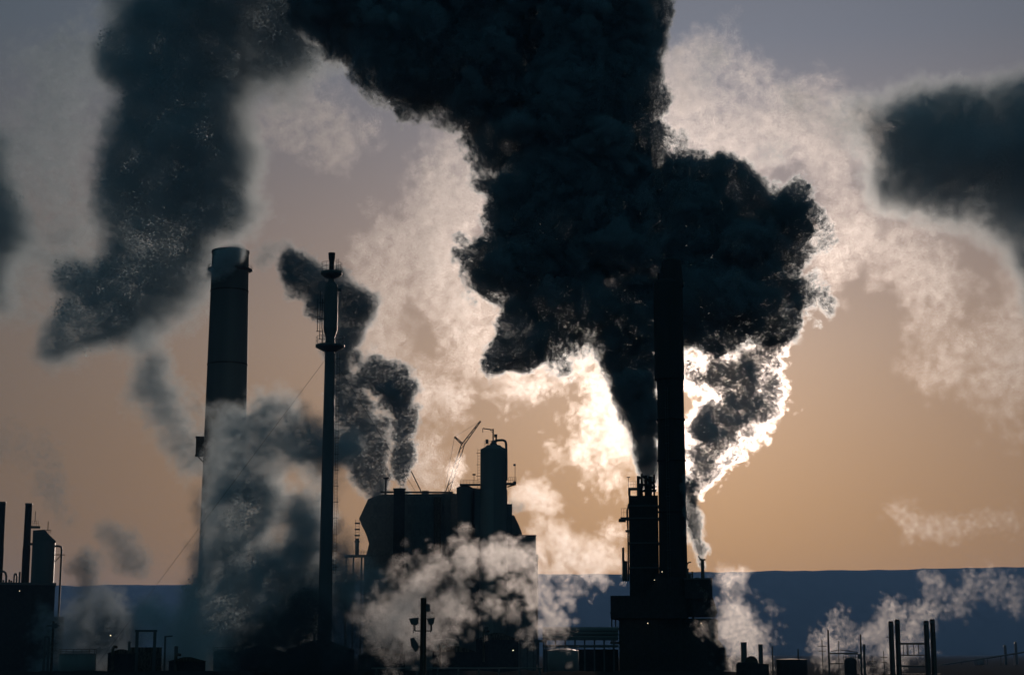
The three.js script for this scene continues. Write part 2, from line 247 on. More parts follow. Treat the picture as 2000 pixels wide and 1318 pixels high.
{
  const S = spot(1256, 1040, 598), X = (x) => S.X(x, 1030), Y = S.Y;
  const t = thing('reactor_tower', 'square reactor tower crowned by tangled vent pipes, close against the left of the main smokestack', 'tower', S.base);
  const w = X(1286) - X(1229), cx = (X(1286) + X(1229)) / 2;
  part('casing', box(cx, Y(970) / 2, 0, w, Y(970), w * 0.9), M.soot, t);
  for (const y of [990, 1014, 1062, 1110]) part('girt', box(cx, Y(y), 0, w + 0.5, 0.45, w * 0.94), M.steel, t);
  part('corner_pipe', pipe([[X(1227), 30, 3], [X(1227), Y(1040), 3], [X(1226), Y(1000), 3], [X(1229), Y(985), 3]], 0.28), M.steel, t);
  part('roof_frame', [box(X(1230.5), Y(963), 4, 0.8, Y(956) - Y(970), 0.8), box(X(1248), Y(963), 4, 0.8, Y(956) - Y(970), 0.8), box(X(1239), Y(957), 4, X(1249) - X(1229), 0.9, 0.9)], M.steel, t);
  part('roof_railing', lineRail(X(1229), X(1248), Y(955), 4, 2.2, 4), M.steel, t);
  part('aerial', [bar([X(1229), Y(970), 4], [X(1229), Y(934), 4], 0.1), box(X(1229), Y(934), 4, 1.2, 0.25, 0.3)], M.steel, t);
  const vents = part('vent_header', [cyl(X(1266), Y(972), Y(950), 1, 1.1, 0.8, 18), box(X(1252), Y(960), 1, 1.4, Y(945) - Y(975), 2)], M.soot, t);
  for (const [x, y, r] of [[1248, 930, 0.55], [1255, 926, 0.4], [1263, 929, 0.5], [1271, 932, 0.65], [1279, 928, 0.35]]) part('vent_pipe', cyl(X(x), Y(972), Y(y), 1 + (x % 3), r, r * 0.9, 12), M.soot, vents);
  part('vent_crossover', [pipe([[X(1248), Y(936), 2.6], [X(1258), Y(933), 2.6], [X(1266), Y(938), 2.6], [X(1274), Y(944), 2.6], [X(1281), Y(946), 2.6]], 0.45), pipe([[X(1256), Y(948), 3], [X(1268), Y(950), 3], [X(1280), Y(956), 3]], 0.5), box(X(1266), Y(960), 2.6, X(1284) - X(1250), 0.8, 1.2)], M.soot, vents);
  const pf = part('side_platform', [box(X(1221), Y(1014), 2, X(1230) - X(1213), 0.9, 4), box(X(1216), Y(1017), 2, 2.4, 1, 3)], M.steel, t);
  part('railing', lineRail(X(1214.5), X(1229), Y(1012), 3.5, 3.1, 3), M.steel, pf);
  part('small_bracket', box(X(1226), Y(1038), 2, 1.4, 0.7, 2), M.steel, t);
  part('downpipe', cyl(X(1222), 30, Y(1096), 2, 0.55, 0.55, 12), M.steel, t);
  part('downpipe', cyl(X(1217), 30, Y(1070), 2, 0.45, 0.4, 12), M.tank, t);
}
{
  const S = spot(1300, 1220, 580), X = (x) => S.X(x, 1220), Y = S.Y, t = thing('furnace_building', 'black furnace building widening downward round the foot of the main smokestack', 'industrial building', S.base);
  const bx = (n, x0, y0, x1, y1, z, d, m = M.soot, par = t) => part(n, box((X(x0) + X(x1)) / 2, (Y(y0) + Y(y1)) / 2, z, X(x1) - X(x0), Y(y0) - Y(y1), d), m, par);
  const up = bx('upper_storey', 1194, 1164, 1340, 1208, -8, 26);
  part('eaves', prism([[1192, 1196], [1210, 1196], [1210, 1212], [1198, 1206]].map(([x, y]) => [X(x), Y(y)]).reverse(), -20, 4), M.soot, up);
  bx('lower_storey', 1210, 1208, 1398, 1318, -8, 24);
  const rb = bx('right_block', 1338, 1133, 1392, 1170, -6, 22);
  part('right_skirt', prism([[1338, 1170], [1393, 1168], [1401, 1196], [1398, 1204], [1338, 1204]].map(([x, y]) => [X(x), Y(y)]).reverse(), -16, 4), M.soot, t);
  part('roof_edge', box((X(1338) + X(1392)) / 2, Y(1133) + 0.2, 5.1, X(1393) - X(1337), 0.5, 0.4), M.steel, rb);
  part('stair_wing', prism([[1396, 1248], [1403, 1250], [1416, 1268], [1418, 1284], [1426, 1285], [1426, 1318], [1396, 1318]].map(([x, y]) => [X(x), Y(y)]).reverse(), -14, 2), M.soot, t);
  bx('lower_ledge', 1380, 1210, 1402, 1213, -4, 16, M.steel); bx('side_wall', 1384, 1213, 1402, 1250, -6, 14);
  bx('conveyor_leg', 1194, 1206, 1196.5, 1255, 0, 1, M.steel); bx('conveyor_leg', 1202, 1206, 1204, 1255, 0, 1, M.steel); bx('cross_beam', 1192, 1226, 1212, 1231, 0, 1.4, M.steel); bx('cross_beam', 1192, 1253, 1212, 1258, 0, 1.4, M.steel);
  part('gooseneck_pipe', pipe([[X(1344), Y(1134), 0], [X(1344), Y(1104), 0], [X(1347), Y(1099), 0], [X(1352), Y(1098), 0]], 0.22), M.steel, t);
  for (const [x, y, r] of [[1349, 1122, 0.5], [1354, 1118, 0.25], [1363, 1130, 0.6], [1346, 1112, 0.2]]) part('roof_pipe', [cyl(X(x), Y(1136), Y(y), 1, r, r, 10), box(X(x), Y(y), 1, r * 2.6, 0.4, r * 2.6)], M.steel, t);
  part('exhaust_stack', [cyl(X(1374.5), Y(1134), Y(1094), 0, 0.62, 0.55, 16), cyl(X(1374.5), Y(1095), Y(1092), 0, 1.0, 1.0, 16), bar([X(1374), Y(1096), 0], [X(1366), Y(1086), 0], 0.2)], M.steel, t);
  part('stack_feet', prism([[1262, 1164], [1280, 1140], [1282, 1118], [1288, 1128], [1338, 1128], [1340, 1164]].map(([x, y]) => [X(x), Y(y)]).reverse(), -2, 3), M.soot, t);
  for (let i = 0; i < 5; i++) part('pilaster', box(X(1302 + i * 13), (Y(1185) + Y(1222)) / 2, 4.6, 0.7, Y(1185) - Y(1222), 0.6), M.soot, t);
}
// ---------------------------------------------------------------- unit at the left edge
{
  const S = spot(84, 1080, 600), X = (x) => S.X(x, 1080), Y = S.Y, t = thing('reactor_vessel', 'stout black vessel with slanting stepped top and a bent side pipe at the left edge', 'vessel', S.base);
  const cx = (X(62) + X(106)) / 2, r = (X(106) - X(62)) / 2;
  part('shell', [lathe([[0, 0], [r, 0], [r, Y(1057)], [0, Y(1057)]], cx), prism([[62, 1060], [62, 1037], [84, 1035], [92, 1044], [106, 1057], [106, 1060]].map(([x, y]) => [X(x), Y(y)]).reverse(), -r * 0.6, r * 0.6)], M.steel, t);
  part('top_platform', [box(X(66), Y(1030), 0, X(75) - X(56), 0.6, 4), ...lineRail(X(60), X(72), Y(1030), 1.8, 2.1, 3), bar([X(65), Y(1020), 0], [X(65), Y(999), 0], 0.12)], M.steel, t);
  part('stair_railing', [...lineRail(X(84), X(96), Y(1044), 1, 1.6, 3), bar([X(82), Y(1036), 0], [X(96), Y(1036), 0], 0.1), bar([X(90), Y(1036), 0], [X(90), Y(1018), 0], 0.14)], M.steel, t);
  part('bent_pipe', pipe([[X(104), Y(1066), 0], [X(111), Y(1066), 0], [X(116), Y(1067), 0], [X(118), Y(1071), 0], [X(118), Y(1110), 0], [X(118), Y(1150), 0], [X(117), 2, 0]], 0.36), M.steel, t);
  part('pipe_support', [bar([X(104), Y(1083), 0], [X(125), Y(1083), 0], 0.16), bar([X(105), Y(1098), 0], [X(117), Y(1084), 0], 0.16)], M.steel, t);
  part('crosspipe', [box(X(60), Y(1063), 0, 2, 0.8, 0.8)], M.steel, t);
}
for (const [px, w, top, label] of [[50.5, 7.2, 983, 'plain black stack standing against the left-hand vessel with the slanting top'], [-2, 7.5, 980, 'black stack cut off by the left edge of the picture']]) {
  const S = spot(px, 1080, 604), t = thing('heater_stack', label, 'stack', S.base, 'heater stacks at the left edge'), r = w * 604 / F * 0.98, y = S.Y(top);
  part('shaft', lathe([[0, 0], [r * 1.12, 0], [r * 1.08, S.Y(1072)], [r, S.Y(1066)], [r * 0.94, y], [r * 0.8, y], [r * 0.8, y - 2], [0, y - 2]]), M.soot, t);
  part('rim', lathe([[r * 0.94, y - 0.6], [r * 1.02, y - 0.6], [r * 1.02, y], [r * 0.94, y]]), M.steel, t);
}
{
  const S = spot(40, 1150, 590), X = (x) => S.X(x, 1150), Y = S.Y, t = thing('compressor_house', 'low black building below the two stacks at the left edge, pipes on its roof', 'industrial building', S.base);
  part('walls', box((X(-60) + X(104)) / 2, Y(1143) / 2, -8, X(104) - X(-60), Y(1143), 26), M.soot, t);
  part('roof', box((X(-60) + X(104)) / 2, Y(1141), -8, X(106) - X(-61), 0.8, 27), M.steel, t);
  part('roof_pipe', pipe([[X(-4), Y(1117), 0], [X(4), Y(1116), 0], [X(9), Y(1119), 0], [X(11), Y(1126), 0], [X(11), Y(1142), 0]], 0.35), M.steel, t);
  part('roof_pipe', pipe([[X(26), Y(1142), 0], [X(26), Y(1124), 0], [X(28), Y(1120), 0], [X(31), Y(1124), 0], [X(31), Y(1142), 0]], 0.3), M.steel, t);
  for (const [x, y] of [[36, 1117], [17, 1132], [21, 1134], [6, 1133]]) part('vent', cyl(X(x), Y(1142), Y(y), 0, 0.3, 0.3, 8), M.steel, t);
  part('lower_annex', box(X(112), Y(1204) / 2, -4, X(124) - X(100), Y(1204), 14), M.soot, t);
}
// ---------------------------------------------------------------- foreground mast with floodlights
{
  const S = spot(826.5, 1235, 270), X = (x) => S.X(x, 1235), Y = S.Y, t = thing('floodlight_mast', 'thick pole with two floodlights on outriggers in front of the steam, below the boiler house', 'light mast', S.base);
  const k = 270 / F;
  part('pole', lathe([[0, 0], [6.2 * k, 0], [5.6 * k, Y(1168)], [0, Y(1167)]]), M.rust, t);
  for (const [s, x0, x1] of [[-1, 799, 817], [1, 833, 848]]) {
    const f = part('floodlight', prism([[x0 - (s < 0 ? 1 : 0), 1208], [x1 + (s > 0 ? 1 : 0), 1206], [x1 - (s < 0 ? 0 : 1), 1217], [x1 - 4, 1221], [x0 + 4, 1220]].map(([x, y]) => [X(x), Y(y)]).reverse(), -0.7, 0.7), M.steel, t);
    part('bracket', [bar([X((x0 + x1) / 2 + 2), Y(1219), 0], [X((x0 + x1) / 2 + 2), Y(1232), 0], 0.13), bar([X((x0 + x1) / 2 + 2), Y(1232), 0], [X(826), Y(1232), 0], 0.1), bar([X(x0 + 8), Y(1219), 0], [X(x0 + 8), Y(1236), 0], 0.07)], M.steel, f);
  }
  part('junction_box', box(X(835), Y(1187), 0, 8 * k, 14 * k, 1), M.steel, t);
  part('siren', prism([[801, 1247], [808, 1245], [816, 1256], [818, 1268], [812, 1274], [803, 1262]].map(([x, y]) => [X(x), Y(y)]).reverse(), -0.5, 0.5), M.steel, t);
  part('siren_arm', bar([X(812), Y(1262), 0], [X(826), Y(1264), 0], 0.12), M.steel, t);
}
// ---------------------------------------------------------------- lower left yard
{
  const S = spot(284, 1250, 430), X = (x) => S.X(x, 1250), Y = S.Y, k = 430 / F, t = thing('portal_frame', 'small steel portal frame open in the middle, alone on the lower left yard', 'portal frame', S.base);
  for (const x of [267, 301]) part('post', box(X(x), Y(1232) / 2, 0, 6 * k, Y(1232), 0.8), M.steel, t);
  part('lintel', box(X(284), Y(1232), 0, 42 * k, 4 * k, 1), M.steel, t);
  part('base_shed', box(X(284), Y(1264) / 2, -2, 62 * k, Y(1264), 4), M.rust, t);
}
{
  const S = spot(322, 1250, 430), X = (x) => S.X(x, 1250), Y = S.Y, t = thing('pipe_davit', 'short post with a sideways arm just right of the small portal frame', 'davit', S.base);
  part('post', cyl(0, 0, Y(1242), 0, 0.25), M.steel, t); part('arm', bar([0, Y(1243), 0], [X(336), Y(1242), 0], 0.2), M.steel, t);
}
{
  const S = spot(102, 1240, 430), X = (x) => S.X(x, 1240), Y = S.Y, t = thing('pole_light', 'wooden pole with a crossarm in the steam below the left-hand vessel', 'pole', S.base);
  part('pole', cyl(0, 0, Y(1213), 0, 0.35, 0.28, 10), M.rust, t); part('crossarm', [box(0, Y(1222), 0, 24 * 430 / F, 0.35, 0.35), box(X(105), Y(1222), 0, 1.3, 1.2, 1)], M.steel, t);
}
{
  const S = spot(90, 1260, 420), X = (x) => S.X(x, 1260), Y = S.Y, t = thing('loop_pipe', 'upright pipe loop beside the crossarm pole on the lower left', 'pipe', S.base);
  part('loop', pipe([[X(86), 0, 0], [X(86), Y(1246), 0], [X(88), Y(1243), 0], [X(92), Y(1243), 0], [X(94), Y(1246), 0], [X(94), 0, 0]], 0.3), M.steel, t);
}
// ---------------------------------------------------------------- pipe rack between the annex and the furnace
{
  const S = spot(1130, 1250, 560), X = (x) => S.X(x, 1250), Y = S.Y, t = thing('pipe_rack', 'long low pipe rack running from the annex to the furnace building', 'pipe rack', S.base);
  for (let x = 1066; x <= 1200; x += 19) part('post', box(X(x), Y(1230) / 2, 0, 0.5, Y(1230), 0.5), M.steel, t);
  for (const [y, r] of [[1230, 0.9], [1237, 0.7], [1244, 0.5]]) part('pipe', bar([X(1060), Y(y), 0.6], [X(1208), Y(y), 0.6], r, 10), M.tank, t);
  for (const y of [1248, 1262]) part('beam', box(X(1134), Y(y), 0, X(1208) - X(1060), 0.8, 2), M.steel, t);
  part('wall_screen', box(X(1134), Y(1268) / 2, -2, X(1208) - X(1060), Y(1268), 1), M.soot, t);
}
{
  const S = spot(1040, 1250, 520), X = (x) => S.X(x, 1250), Y = S.Y, t = thing('loading_platform', 'flat table-like platform on thin legs in front of bright steam, left of the pipe rack', 'platform', S.base);
  part('deck', box(X(1040), Y(1252), 0, X(1068) - X(1012), 0.7, 5), M.steel, t);
  for (const x of [1016, 1030, 1042, 1052, 1062]) part('leg', box(X(x), Y(1253) / 2, 0, 0.4, Y(1253), 0.4), M.steel, t);
  for (const x of [1027, 1034]) part('valve', [cyl(X(x), Y(1251), Y(1243), 0, 0.35, 0.3, 8), box(X(x), Y(1242), 0, 0.9, 0.4, 0.5)], M.steel, t);
}
// ---------------------------------------------------------------- low sheds, tanks and racks along the bottom
function shed(x0, x1, top, D, pitch, label) {
  const S = spot((x0 + x1) / 2, 1290, D), w = S.X(x1) - S.X(x0), y = S.Y(top), t = thing('low_shed', label, 'shed', S.base), d = Math.min(18, w);
  part('walls', box(0, (y - pitch) / 2, 0, w, y - pitch, d), M.soot, t);
  part('roof', prism([[-w / 2 - 0.4, y - pitch], [w / 2 + 0.4, y - pitch], [w * 0.1, y], [-w * 0.1, y]], -d / 2 - 0.4, d / 2 + 0.4), M.rust, t);
  const nv = 1 + (rnd() * 3 | 0);
  for (let k = 0; k < nv; k++) { const vx = mix(-w, w, 0.3 + rnd() * 0.4), vh = 0.3 + rnd() * 2, vr = 0.2 + rnd() * 0.35; part('roof_vent', [cyl(vx, y - pitch, y + vh, 0, vr, vr, 10), cyl(vx, y + vh, y + vh + 0.3, 0, vr * 1.7, vr * 0.5, 10)], M.steel, t); }
  part('side_duct', pipe([[-w * 0.32, y * 0.3, d / 2 + 0.6], [-w * 0.32, y, d / 2 + 0.6], [-w * 0.28, y + 0.6, d / 2], [-w * 0.2, y + 0.5, d / 3]], 0.35), M.rust, t);
}
shed(455, 560, 1262, 500, 2, 'long low dark shed hidden in smoke at the foot of the chimney');
shed(560, 690, 1250, 540, 3, 'dark shed at the foot of the flare stack');
shed(700, 790, 1266, 480, 2, 'low shed left of the floodlight mast, in front of the boiler house');
shed(845, 930, 1262, 470, 1.5, 'low shed just right of the floodlight mast');
shed(930, 1012, 1236, 510, 2, 'shed under the wide vessel, left of the table-like platform');
shed(210, 262, 1268, 420, 1, 'small shed left of the portal frame');
shed(330, 400, 1283, 415, 1, 'small shed right of the portal frame');
function drum(px, w, top, D, label) {
  const S = spot(px, 1290, D), r = w * D / F / 2, y = S.Y(top), t = thing('storage_tank', label, 'tank', S.base);
  part('shell', lathe([[0, 0], [r, 0], [r, y - 0.6], [0, y - 0.6]]), M.tank, t); part('roof', lathe([[r + 0.1, y - 0.6], [r * 0.5, y - 0.15], [0, y]]), M.steel, t);
  part('railing', ringRail(0, y - 0.6, 0, r, 1.1, 14), M.steel, t);
}
drum(436, 40, 1268, 440, 'small round tank in the smoke right of the portal frame');
drum(870, 44, 1246, 540, 'round tank behind the low shed right of the floodlight mast');
drum(1100, 60, 1266, 470, 'wide round tank in front of the pipe rack');
drum(150, 70, 1272, 410, 'round tank in the steam at lower left');
// a bank along the foot of the works and the pipeline that catches a little light
{
  const pos = [], idx = [], n = 300;
  for (let i = 0; i <= n; i++) { const px = mix(-300, 1850, i / n), D = 405, b = at(px, 1305, D), top = (px < 1430 ? 1.9 : mix(1.9, 1.1, ss(1430, 1500, px))) + fbm(px * 0.02, 3, 3, 4) * 0.5 - 3 * ss(1820, 1850, px); pos.push(b.x, -0.5, -D + 14, b.x, top, -D, b.x, -0.5, -D - 14); }
  for (let i = 0; i < n; i++) { const a = i * 3, c = a + 3; idx.push(a, c, a + 1, c, c + 1, a + 1, a + 1, c + 1, a + 2, c + 1, c + 2, a + 2); }
  const g = new THREE.BufferGeometry(); g.setAttribute('position', new THREE.Float32BufferAttribute(pos, 3)); g.setIndex(idx); g.computeVertexNormals();
  structure('embankment', g, M.ground);
}
{
  const S = spot(820, 1305, 380), X = (x) => S.X(x, 1305), t = thing('pipeline', 'long straight pipeline catching a thin glint along the bottom of the picture', 'pipeline', S.base), y = S.Y(1305);
  part('pipe', bar([X(725), y, 0], [X(1060), y, 0], 0.16, 10), M.tank, t);
  for (let x = 735; x < 1060; x += 40) part('sleeper', box(X(x), y / 2 - 0.1, 0, 0.4, y - 0.1, 0.5), M.concrete, t);
}
// ---------------------------------------------------------------- lower right works
{
  const S = spot(1470, 1290, 400), X = (x) => S.X(x, 1290), Y = S.Y, t = thing('pump_house', 'small black pump house with two stubby chimneys at lower right, next to the furnace building', 'pump house', S.base);
  part('walls', box(X(1470), Y(1296) / 2, 0, X(1502) - X(1439), Y(1296), 6), M.soot, t);
  part('left_bay', prism([[1438, 1300], [1442, 1293], [1480, 1293], [1480, 1300]].map(([x, y]) => [X(x), Y(y)]).reverse(), -2.5, 3.4), M.soot, t);
  part('barrel_roof', new THREE.CylinderGeometry(1.5, 1.5, 5, 18).rotateX(Math.PI / 2).translate(X(1468), Y(1294), 0), M.rust, t);
  part('stub_chimney', [cyl(X(1454), 1, Y(1254), 0, 6 * 0.118, 5.6 * 0.118, 16)], M.steel, t);
  part('stub_chimney', [cyl(X(1486.5), 1, Y(1258), 0, 4.6 * 0.118, 4.3 * 0.118, 16)], M.steel, t);
}
function mast(px, top, D, r, label, arms = 0) {
  const S = spot(px, 1280, D), y = S.Y(top), t = thing('thin_mast', label, 'mast', S.base);
  part('pole', cyl(0, 0, y, 0, r, r * 0.8, 8), M.steel, t); part('cap', cyl(0, y, y + r * 3, 0, r * 1.5, r * 0.4, 8), M.steel, t);
  if (arms) part('crossarm', [box(0, y - 1.2, 0, arms, 0.16, 0.16), box(0, y - 2.4, 0, arms * 0.8, 0.16, 0.16)], M.steel, t);
}
mast(1509.5, 1266, 400, 0.16, 'thin mast between the pump house and the squat tank');
mast(1607, 1252, 430, 0.12, 'thin mast at the left of the pipe gantry', 2.2);
mast(1639, 1254, 430, 0.1, 'thin mast rising from the middle of the pipe gantry');
mast(1727, 1274, 430, 0.12, 'short mast left of the four tall stacks', 1.6);
mast(1704, 1282, 430, 0.09, 'lowest thin mast between the gantry and the four tall stacks', 1.8);
{
  const S = spot(1547, 1296, 400), X = (x) => S.X(x, 1296), Y = S.Y, t = thing('squat_tank', 'squat black tank with a thin aerial at lower right', 'tank', S.base), r = (X(1577) - X(1517)) / 2;
  part('shell', lathe([[0, 0], [r, 0], [r, Y(1289)], [r + 0.1, Y(1287.5)], [0, Y(1286)]]), M.soot, t); part('aerial', cyl(X(1560), Y(1288), Y(1267), 0, 0.2, 0.14, 8), M.steel, t);
}
{
  const S = spot(1655, 1275, 410), X = (x) => S.X(x, 1275), Y = S.Y, t = thing('pipe_gantry', 'open pipe gantry of two posts and crossbeams with a drum inside, lower right', 'gantry', S.base);
  part('post', cyl(X(1620), 0, Y(1230), 0, 0.25, 0.22, 10), M.steel, t); part('post', cyl(X(1682), 0, Y(1239), 0, 0.24, 0.2, 10), M.steel, t); part('post', cyl(X(1688), 0, Y(1258), 0, 0.3, 0.28, 10), M.steel, t);
  part('beam', box((X(1619) + X(1676)) / 2, Y(1276), 0, X(1676) - X(1619), 0.3, 0.5), M.steel, t); part('beam', box((X(1619) + X(1650)) / 2, Y(1296), 0, X(1650) - X(1619), 0.25, 0.4), M.steel, t);
  part('railing', lineRail(X(1648), X(1676), Y(1290), 0.5, 1.4, 6), M.steel, t); part('sagging_pipe', pipe([[X(1625), Y(1272), 0], [X(1642), Y(1269), 0], [X(1676), Y(1274), 0]], 0.08), M.steel, t);
  part('drum', lathe([[0, 0], [1.4, 0], [1.45, Y(1290)], [1.0, Y(1285)], [0, Y(1284)]], X(1661)), M.soot, t); part('valve_box', box(X(1679), Y(1282), 0.3, 0.9, 1.1, 0.8), M.steel, t);
}
const stackNames = ['leftmost of the four tall stacks at lower right, with a stub arm on its side', 'second of the four tall stacks at lower right, half hidden by no beam on its left', 'third of the four tall stacks at lower right, at the right end of the crossbeams', 'rightmost of the four tall stacks at lower right'];
stackNames[1] = 'second from the left of the four tall stacks, where the crossbeams begin';
[[1742.5, 1213], [1755, 1209.5], [1811.5, 1212], [1824, 1209]].forEach(([px, top], i) => {
  const S = spot(px, 1260, 410), r = 4.7 * 410 / F, y = S.Y(top), t = thing('furnace_stack', stackNames[i], 'stack', S.base, 'four furnace stacks at lower right');
  part('shaft', lathe([[0, 0], [r * 1.1, 0], [r, y - 0.3], [r * 0.8, y], [r * 0.7, y], [r * 0.7, y - 1], [0, y - 1]], 0, 0, 20), M.rust, t);
  part('collar', lathe([[r, y - 0.9], [r * 1.12, y - 0.9], [r * 1.12, y - 0.5], [r, y - 0.5]], 0, 0, 20), M.steel, t);
  if (i === 0) part('stub_arm', bar([0, S.Y(1244), 0], [S.X(1732, 1244), S.Y(1244), 0], 0.12), M.steel, t);
});
{
  const S = spot(1783, 1275, 412), X = (x) => S.X(x, 1275), Y = S.Y, t = thing('crossbeam_frame', 'three crossbeams with small uprights spanning between the pairs of tall stacks', 'frame', S.base);
  for (const [y, h] of [[1257, 0.45], [1279.5, 0.25], [1301, 0.4]]) part('beam', box((X(1756) + X(1812)) / 2, Y(y), 0, X(1812) - X(1756), h, 0.6), M.steel, t);
  for (const x of [1766, 1773, 1775, 1786, 1795]) part('upright', box(X(x), (Y(1258) + Y(1279)) / 2, 0, 0.18, Y(1258) - Y(1279), 0.2), M.steel, t);
  part('plinth', box(X(1783), 0.6, 0, X(1836) - X(1732), 1.2, 3), M.soot, t);
}
// faint works far to the right
{
  const S = spot(1915, 1298, 900), X = (x) => S.X(x, 1298), Y = S.Y, t = thing('far_tank', 'pale far tank in the haze near the right edge', 'tank', S.base);
  part('shell', lathe([[0, 0], [1.9, 0], [1.9, Y(1290)], [1.2, Y(1288)], [0, Y(1287)]]), M.tank, t); part('frame', [box(X(1907), Y(1290) / 2, 0, 0.3, Y(1290), 0.3), box(X(1923), Y(1290) / 2, 0, 0.3, Y(1290), 0.3), box(X(1915), Y(1289), 0, X(1924) - X(1906), 0.4, 0.5)], M.tank, t);
}
{
  const S = spot(1930, 1290, 880), X = (x) => S.X(x, 1290), Y = S.Y, t = thing('conveyor', 'long faint conveyor sloping up toward the right edge in the haze', 'conveyor', S.base);
  part('gallery', [bar([X(1835), Y(1300), 0], [X(1925), Y(1286), 0], 0.45, 6), bar([X(1925), Y(1286), 0], [X(2020), Y(1270), 0], 0.45, 6)], M.steel, t);
  for (const x of [1855, 1880, 1905, 1930, 1955, 1980]) part('trestle', box(X(x), (Y(1297 - (x - 1855) * 0.17)) / 2, 0, 0.4, Y(1297 - (x - 1855) * 0.17), 0.4), M.steel, t);
}
for (const [px, top, label] of [[1965, 1262, 'faint far column left of another in the haze at the right edge'], [1986, 1256, 'faint far column closest to the right edge in the haze']]) {
  const S = spot(px, 1280, 920), y = S.Y(top), t = thing('far_column', label, 'column', S.base); part('shell', cyl(0, 0, y, 0, 0.8, 0.7, 12), M.steel, t); part('head', cyl(0, y, y + 0.8, 0, 0.9, 0.3, 12), M.steel, t);
}
// ---------------------------------------------------------------- lit lamps
const glow = new THREE.MeshStandardMaterial({ color: 0xffffff, emissive: new THREE.Color(1, 0.8, 0.5), emissiveIntensity: 1.6 });
function lamp(px, py, D, r, label) {
  r *= 0.6; const p = at(px, py, D), t = thing('work_lamp', label, 'lamp', p);
  part('lamp_bulb', new THREE.SphereGeometry(r, 14, 10), glow, t);
  part('lamp_bracket', [box(0, 0, -0.45, r * 0.8, r * 0.8, 0.5), box(0, r * 1.2, -0.1, r * 2.2, r * 0.3, r * 2)], M.steel, t);
  const l = new THREE.PointLight(new THREE.Color(1, 0.82, 0.55), 0.4); l.castShadow = true; l.position.set(0, 0, 0); t.add(l);
}
lamp(1293.5, 1116.5, 578, 0.22, 'lit lamp at the foot of the main smokestack, upper of two close together');
lamp(1278.5, 1132.5, 575, 0.18, 'lit lamp on the furnace roof, lower of two close together');
lamp(1265.5, 1217, 573, 0.22, 'lit lamp on the middle of the furnace building wall');
lamp(1370, 1217, 573, 0.16, 'dim lit lamp near the right end of the furnace building wall');
lamp(37, 1154, 575, 0.2, 'lit lamp on the low black building at the left edge');
lamp(215, 1241, 415, 0.2, 'bright lit lamp over the small shed left of the portal frame');
lamp(1002, 1270, 440, 0.22, 'lit lamp low in the dark below the table-like platform');
lamp(738, 1230, 420, 0.1, 'tiny lit lamp in the steam left of the floodlight mast');
// ---------------------------------------------------------------- smoke and steam: real scattering volumes of fine flakes, packed in small clusters
function cluster(N, half, size, s) {
  seed = s; const p = [], v = new THREE.Vector3(), q = new THREE.Quaternion();
  for (let i = 0; i < N; i++) {
    const c = [0, 1, 2].map(() => (rnd() + rnd() - 1) * half); q.set(rnd() - 0.5, rnd() - 0.5, rnd() - 0.5, rnd() - 0.5).normalize();
    for (let k = 0; k < 3; k++) { v.set(Math.cos(k * 2.0944) * size, Math.sin(k * 2.0944) * size, 0).applyQuaternion(q); p.push(c[0] + v.x, c[1] + v.y, c[2] + v.z); }
  }
  const g = new THREE.BufferGeometry(); g.setAttribute('position', new THREE.BufferAttribute(new Float32Array(p), 3)); g.computeVertexNormals(); const few = Math.round(N * 0.45) * 3; g.addGroup(few, N * 3 - few, 0); g.addGroup(0, few, 1); return g;
}
// three clusters in units of one cell: dense billow, thin billow, soft mist; cross-section of each in square cells
const KINDS = [[cluster(120, 0.85, 0.0813, 3), 0.516], [cluster(40, 0.95, 0.053, 5), 0.073], [cluster(220, 1.35, 0.0277, 9), 0.11], [cluster(640, 1.2, 0.0277, 11), 0.32]];
const sm4 = new THREE.Matrix4(), sq = new THREE.Quaternion(), sv = new THREE.Vector3(), sp = new THREE.Vector3();
let nClusters = 0;
